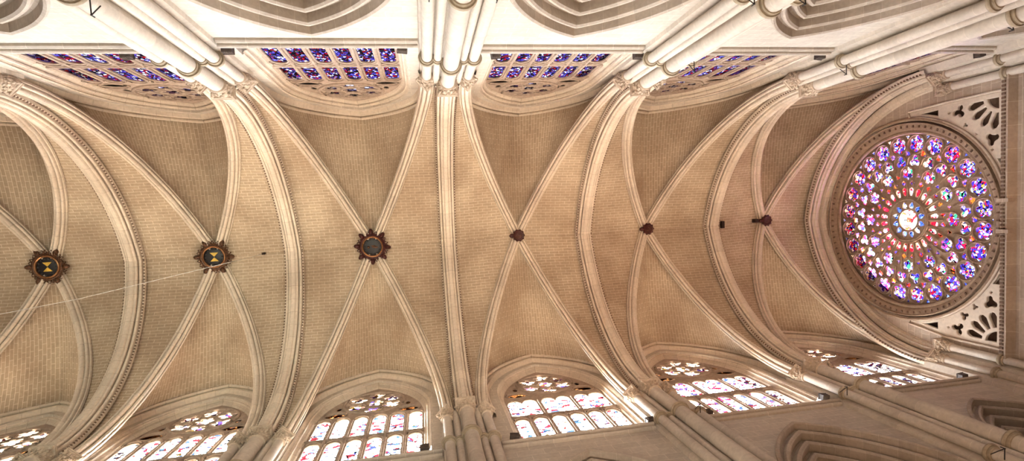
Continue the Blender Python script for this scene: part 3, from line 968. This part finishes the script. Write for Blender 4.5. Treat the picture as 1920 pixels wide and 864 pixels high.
# ------------------------------------------------------------------ rose window
GX = XE + .42
ra = empty('rose_window', (XE + .4, RCY, RCZ), 'great round rose window glowing blue, red and white in the end wall', 'rose window')
ra['kind'] = 'structure'
CY, CZ = RCY, 22.60
def P(r, a): return polar(CY, CZ, r, a)
holes = []
pieces = []          # (kind, polygon)
holes.append(circ(CY, CZ, .48, 36))
for i in range(12):
    a = 2 * PI * (i + .5) / 12
    poly = [P(.54, a - .16), P(.64, a - .215), P(.74, a - .14), P(.87, a), P(.74, a + .14), P(.64, a + .215), P(.54, a + .16)]
    holes.append(poly); pieces.append(('star', poly))
for i in range(24):
    a = 2 * PI * (i + .5) / 24
    # petals round the hub
    w1, w2 = .09, .105
    pet = [P(1.10, a - w1 * .6), P(1.10, a + w1 * .6), P(1.34, a + w1), P(1.44, a + w1 * .8), P(1.51, a), P(1.44, a - w1 * .8), P(1.34, a - w1)]
    holes.append(pet); pieces.append(('petal', pet))
    q = P(1.69, a); s_ = foil(q[0], q[1], .135, 4, 4, a); holes.append(s_); pieces.append(('small', s_))
for i in range(12):
    a = 2 * PI * i / 12
    q = P(2.12, a); s_ = foil(q[0], q[1], .30, 6, 5, a); holes.append(s_); pieces.append(('mid', s_))
    q = P(2.02, a + PI / 12); s_ = foil(q[0], q[1], .12, 3, 4, a); holes.append(s_); pieces.append(('small', s_))
for i in range(24):
    a = 2 * PI * (i + .5) / 24
    q = P(2.66, a); s_ = foil(q[0], q[1], .285, 3, 6, a); holes.append(s_); pieces.append(('tre', s_))
    a = 2 * PI * i / 24
    q = P(3.02, a); s_ = foil(q[0], q[1], .165, 4, 4, a + PI / 4); holes.append(s_); pieces.append(('quad', s_))
    a = 2 * PI * (i + .5) / 24
    q = P(3.42, a); s_ = foil(q[0], q[1], .375, 6, 5, a); holes.append(s_); pieces.append(('round', s_))
    a = 2 * PI * i / 24
    q = P(3.76, a); s_ = foil(q[0], q[1], .105, 3, 4, a + PI); holes.append(s_); pieces.append(('edge', s_))
plate('rose_tracery', [circ(CY, CZ, 4.05, 96)] + holes, .07, M_ROSE, ra, .015, ((GX - .08, 0, 0), (0, 1, 0), (0, 0, 1), (1, 0, 0)), True)
# glass pieces
GMAP = {'petal': ('petal_glass', RG[2]), 'small': ('small_glass', RG[4]), 'mid': ('foil_glass', RG[1]), 'tre': ('trefoil_glass', RG[1]), 'quad': ('quatrefoil_glass', RG[4]),
        'round': ('roundel_glass', RG[0]), 'edge': ('edge_glass', RG[3]), 'star': ('star_glass', RG[3])}
for kd, poly in pieces:
    nm, mt = GMAP[kd]
    cx = sum(p[0] for p in poly) / len(poly); cz = sum(p[1] for p in poly) / len(poly)
    mb = MB()
    n = len(poly)
    k = 1.12
    pts = [(GX, cx + (p[0] - cx) * k, cz + (p[1] - cz) * k) for p in poly]
    pts2 = [(GX + .02, p[1], p[2]) for p in pts]
    mb.add(pts, [tuple(range(n))])
    mb.add(pts + pts2, [(i, (i + 1) % n, n + (i + 1) % n, n + i) for i in range(n)])
    mb.build(nm, mt, ra, smooth=False)
mb = MB()
mb.lathe((GX, CY, CZ), [(0, 0), (.50, 0), (.50, .03)], 32, axis=Vector((1, 0, 0)), u=Vector((0, 1, 0)), v=Vector((0, 0, 1)))
hubd = mb.build('medallion_glass', G_MEDAL, ra, smooth=False)
mb = MB()      # letters in the hub: three strokes under a bar, red scrolls either side
for i in range(3):
    mb.box((GX - .02, CY - .02, CZ + .075 - i * .075), (.02, .18, .03))
mb.box((GX - .02, CY + .08, CZ), (.02, .03, .2))
mb.box((GX - .02, CY - .115, CZ), (.02, .02, .2))
mb.build('hub_letters', M_YELLOW, ra, smooth=False)
M_REDG = simple('red_glass_paint', (.35, .02, .03), .4)
mb = MB()
for s in (-1, 1):
    for j in range(3):
        mb.tube([(GX - .015, CY + s * (.25 + .06 * j), CZ + .28 - j * .02 - .12 * t) for t in range(4)], .014, 5)
mb.build('hub_scrolls', M_REDG, ra)
# rings of the tracery standing proud
U_, V_, X_ = Vector((0, 1, 0)), Vector((0, 0, 1)), Vector((1, 0, 0))
def ring_at(mb, cy, cz, r, t, n=28, x=GX - .12):
    mb.tube([(x, cy + r * math.cos(2 * PI * i / n), cz + r * math.sin(2 * PI * i / n)) for i in range(n + 1)], t, 6)
mb = MB()
ring_at(mb, CY, CZ, .96, .05, 48); ring_at(mb, CY, CZ, 1.03, .03, 48)
mb.build('hub_ring', M_ROSE, ra)
for i in range(24):
    a = 2 * PI * (i + .5) / 24
    q = P(3.42, a)
    mb = MB(); ring_at(mb, q[0], q[1], .42, .035, 28)
    mb.build('roundel_ring', M_ROSE, ra)
mb = MB()
for i in range(12):
    a = 2 * PI * i / 12
    q = P(2.12, a)
    # looped arch over each foil of the middle row
    pts = []
    for t in range(15):
        th = -PI * .62 + 2 * PI * .62 * t / 14
        pts.append((q[0] + .34 * math.cos(a + th), q[1] + .34 * math.sin(a + th)))
    l0, l1 = P(1.55, a - .2), P(1.55, a + .2)
    mb.tube([(GX - .12, p[0], p[1]) for p in [l0] + pts + [l1]], .032, 6)
    mb.tube([(GX - .12, *P(1.0, a)), (GX - .12, *P(1.75, a))], .03, 6)
for i in range(24):
    a = 2 * PI * (i + .5) / 24
    q = P(2.66, a)
    pts = []
    for t in range(13):
        th = -PI * .55 + 2 * PI * .55 * t / 12
        pts.append((q[0] + .315 * math.cos(a + th), q[1] + .315 * math.sin(a + th)))
    mb.tube([(GX - .12, p[0], p[1]) for p in [P(2.25, a - .13)] + pts + [P(2.25, a + .13)]], .03, 6)
    mb.tube([(GX - .12, *P(1.06, a - PI / 24)), (GX - .12, *P(1.52, a - PI / 24))], .02, 5)
mb.build('looped_ribs', M_ROSE, ra)
mb = MB()
prof = [(3.86, -.20), (3.90, -.27), (3.96, -.29), (4.02, -.27), (4.05, -.33), (4.10, -.36), (4.30, -.44), (4.32, -.49), (4.36, -.49), (4.40, -.20), (4.44, -.05), (4.50, -.10), (4.50, -.42), (4.46, -.47), (4.50, -.50), (4.56, -.48), (4.58, -.42)]
mb.lathe((GX, CY, CZ), prof, 96, axis=X_, u=U_, v=V_)
mb.build('outer_ring', M_ROSE, ra)
mb = MB()
for i in range(88):
    a = 2 * PI * i / 88
    q = P(4.2, a)
    rad = Vector((0, math.cos(a), math.sin(a))); tan = Vector((0, -math.sin(a), math.cos(a)))
    mb.box((GX - .43, q[0], q[1]), (.05, .10, .06), ax=(X_, rad, tan))
tag(mb.build('bead_row', M_HOLLOW, ra, smooth=False), 'dark square beads round the rim', kind='stuff')

# ------------------------------------------------------------------ spandrels beside the rose
def spandrel(sg):
    side = SIDE[sg]
    o = spandrel_outline(sg, .02)
    Y0 = 4.98 if sg > 0 else 4.76
    cy_, cz_ = sg * (Y0 - .12), 18.40     # the fan starts in the lower corner
    hs = []
    def pp(r, a): return (cy_ - sg * r * math.cos(a), cz_ + r * math.sin(a))
    hs.append([pp(.05, PI / 4)] + [pp(.52, math.radians(3 + 84 * i / 10)) for i in range(11)])
    for i in range(4):
        a0, a1 = math.radians(2 + i * 22), math.radians(2 + i * 22 + 19)
        hs.append([pp(.62, a0 + .03), pp(1.08, a0), pp(1.23, (a0 * .78 + a1 * .22)), pp(1.28, (a0 + a1) / 2), pp(1.23, (a0 * .22 + a1 * .78)), pp(1.08, a1), pp(.62, a1 - .03)])
    def inside(q, m):
        if abs(q[0]) > Y0 - m or q[1] < 18.26 + m: return False
        return math.hypot(q[0] - RCY, q[1] - RCZ) > RR + .16 + m
    done = []
    rr = RR + .16
    zz = [20.85 + .8 * i / 5 for i in range(6)]
    circ_y = [RCY * sg + math.sqrt(rr * rr - (RCZ - z) ** 2) for z in zz]
    side_y = [Y0 - .10 if z < 20.5 else Y0 + (4.68 - Y0) * (z - 20.5) / 1.7 - .13 for z in zz]
    hs.append([(sg * y, z) for y, z in zip(side_y, zz)] + [(sg * (y + .09), z) for y, z in reversed(list(zip(circ_y, zz)))])
    yy = [1.95 + (Y0 - 4.4) * i / 4 for i in range(5)]
    hs.append([(sg * y, 18.36) for y in yy] + [(sg * y, RCZ - math.sqrt(rr * rr - (y - RCY * sg) ** 2) - .08) for y in reversed(yy)])
    for r, a, s_, nf in [(1.62, 11, .30, 3), (1.60, 34, .27, 3), (1.60, 56, .27, 3), (1.62, 79, .30, 3), (2.02, 8, .24, 4), (2.02, 82, .24, 4), (2.02, 26, .2, 3), (2.02, 64, .2, 3),
                         (1.88, 45, .1, 3), (2.3, 76, .1, 3), (2.3, 14, .1, 3)]:
        q = pp(r, math.radians(a))
        while s_ > .05 and (not inside(q, s_ + .03) or any(math.hypot(q[0] - d[0], q[1] - d[1]) < s_ + d[2] + .03 for d in done)): s_ -= .01
        if s_ > .05:
            hs.append(foil(q[0], q[1], s_, nf, 4, math.atan2(q[1] - cz_, q[0] - cy_))); done.append((q[0], q[1], s_))
    r = empty('spandrel_tracery', (XE + .2, cy_, cz_), 'triangular carved fan panel beside the rose, ' + side, 'tracery panel', 'carved corner panels beside the rose')
    plate('fan_tracery', [o] + hs, .14, M_RIB, r, .03, ((XE + .04, 0, 0), (0, 1, 0), (0, 0, 1), (1, 0, 0)), True)
    mb = MB()
    f = spandrel_outline(sg, -.04)
    mb.tube([(XE - .02, p[0], p[1]) for p in f + [f[0]]], .045, 6)
    mb.build('border_moulding', M_RIB, r)
for sg in (-1, 1):
    spandrel(sg)
# small piece of tracery above the rose
mb = MB()
for q in ((0.05, 27.42, .14), (.5, 27.28, .1), (-.42, 27.28, .1)):
    mb.tube([(XE - .01, q[0] + q[2] * math.cos(2 * PI * i / 16), q[1] + q[2] * math.sin(2 * PI * i / 16)) for i in range(17)], .03, 6)
tag(mb.build('crown_tracery', M_ROSE), 'small ringed carving squeezed between the top of the rose and the end arch', 'tracery')
# cornice with beads below the rose
mb = MB()
prof = [(0, .30), (.10, .28), (.16, .22), (.20, .2), (.20, .0), (.26, -.03), (.28, -.09), (.2, -.13), (.08, -.17), (0, -.22)]
rows = [[(XE - p, y, 17.98 + q) for p, q in prof] for y in (-5.3, 5.3)]
mb.grid(rows, [[(y, q) for p, q in prof] for y in (-5.3, 5.3)])
r = empty('trim_13', (XE, 0, 18), 'horizontal beaded cornice on the end wall under the rose', 'cornice', None, 'structure')
mb.build('cornice_moulding', M_WALLY, r)
mb = MB()
for i in range(72):
    mb.box((XE - .215, -5.2 + 10.4 * i / 71, 18.09), (.05, .08, .13))
tag(mb.build('bead_row', M_HOLLOW, r, smooth=False), 'dark square beads', kind='stuff')
mb = MB()
for y in (.45, -.7):
    mb.box((XE - .15, y, 18.0), (.42, .14, .42))
mb.build('bracket_block', M_WALLY, r, smooth=False)

# ------------------------------------------------------------------ small fittings
def spotlight(sd, x, z, label, tilt=0.0, pole=False):
    r = empty('spotlight', (x, sd * (WY - .18), z), label, 'spotlight', 'box spotlights on the window ledges')
    y = sd * (WY - .17)
    mb = MB()
    mb.box((x, y, z), (.27, .2, .21), rz=tilt)
    mb.box((x, y, z + .115), (.3, .23, .025), rz=tilt)
    for i in range(4):
        mb.box((x - .09 + i * .06, y - sd * .105, z), (.02, .015, .16))
    mb.build('housing', M_LAMP, r, smooth=False)
    mb = MB(); mb.box((x, y, z + .131), (.22, .16, .01), rz=tilt); mb.build('lens', M_LENS, r, smooth=False)
    mb = MB(); mb.tube([(x, y + sd * .08, z - .1), (x, sd * (WY + .02), z - .16)], .02, 6); mb.build('mounting_arm', M_IRON, r)
    if pole:
        mb = MB(); mb.tube([(x + .02, sd * (WY - .03), z + .1), (x + .02, sd * (WY - .03), z + .75)], .012, 6); mb.build('cable', M_IRON, r)
LAMPS = [(-1, -8.92, 18.33, 'box spotlight at the end of the dark window, fifth bay from the rose'),
         (-1, -6.16, 17.85, 'box spotlight beside the fifth pier, under the dark window of the fourth bay'),
         (-1, -1.42, 17.75, 'box spotlight under the dark window, just left of the middle pier'),
         (-1, 1.40, 18.30, 'box spotlight under the dark window, just past the middle pier'),
         (-1, 6.1, 18.38, 'box spotlight in the far corner under the dark window of the third bay'),
         (-1, 12.9, 18.5, 'box spotlight in the corner under the dark window of the second bay'),
         (-1, 19.35, 18.3, 'box spotlight in the corner under the dark window beside the rose wall'),
         (1, -1.57, 18.32, 'box spotlight with a thin cable beside the brightest white window of the fourth bay'),
         (1, 1.34, 18.32, 'box spotlight at the start of the bright window of the third bay'),
         (1, 6.0, 18.25, 'box spotlight behind the shaft at the end of the bright window of the third bay'),
         (1, 8.15, 18.32, 'box spotlight at the start of the bright window of the second bay'),
         (1, 12.83, 18.45, 'box spotlight at the end of the bright window of the second bay'),
         (1, 19.2, 18.75, 'box spotlight at the end of the bright window beside the rose wall')]
for i, (sd, x, z, lab) in enumerate(LAMPS):
    spotlight(sd, x, z, lab, (i % 3 - 1) * .1, pole=i in (2, 7))
IRON = [(-1, -6.99, 5.35, 13.1, 'fifth pier, blue-window side'), (-1, -.72, 5.6, 12.75, 'middle pier, blue-window side, left shaft'), (-1, .66, 5.6, 12.75, 'middle pier, blue-window side, right shaft'),
        (-1, 7.41, 5.35, 17.2, 'third pier from the rose wall, blue-window side, upper'), (-1, 6.45, 5.6, 12.7, 'third pier from rose wall, blue-window side, lower left'),
        (-1, 7.69, 5.6, 12.65, 'third pier from rose wall, blue-window side, lower right'), (-1, 13.4, 5.4, 17.9, 'second pier from the rose wall, blue-window side, upper'),
        (-1, 14.26, 5.3, 13.3, 'second pier from the rose wall, blue-window side, lower'), (1, 13.07, 5.6, 17.65, 'second pier from the rose wall, white-window side, upper'),
        (1, 7.24, 5.35, 17.15, 'third pier from the rose wall, white-window side'), (1, 13.09, 5.6, 12.5, 'second pier from the rose wall, white-window side, lower')]
for sd, x, y, z, lab in IRON:
    mb = MB()
    mb.tube([(x, sd * (y + .2), z), (x, sd * (y - .1), z)], .014, 6)
    mb.tube([(x, sd * (y + .2), z + .34), (x, sd * (y - .08), z + .02)], .012, 6)
    mb.tube([(x, sd * (y - .1), z - .02), (x, sd * (y - .1), z + .1)], .014, 6)
    tag(mb.build('iron_bracket', M_IRON), 'small black iron hook bracket on the ' + lab, 'bracket', 'iron brackets on the piers')
for x, y, d, lab in ((-8.59, .03, (.09, .09), 'tiny round dark hole in the vault near the fifth bay boss'), (14.72, -.03, (.16, .38), 'dark slot in the vault beside the arch next to the last bay'),
                     (16.72, -.13, (.2, .2), 'dark square hatch in the vault beside the boss nearest the rose')):
    mb = MB()
    mb.lathe((x, y, 28.12 if x < 0 else 28.05), [(d[0] / 2, 0), (d[0] / 2, .35), (.001, .35)] if x < 0 else [(.001, .0), (.001, .0)], 14)
    mb.box((x, y, 28.15), (d[0], d[1], .3))
    tag(mb.build('vault_opening', M_HOLE, smooth=False), lab, 'opening')
mb = MB()
mb.tube([(-21.5, 2.2, 25.9), (-15, 1.3, 25.7), (-9.2, .2, 25.6), (-8.6, .05, 28.2)], .012, 6)
tag(mb.build('suspended_wire', M_WIRE), 'thin pale wire strung under the vault past the gilded bosses', 'wire')
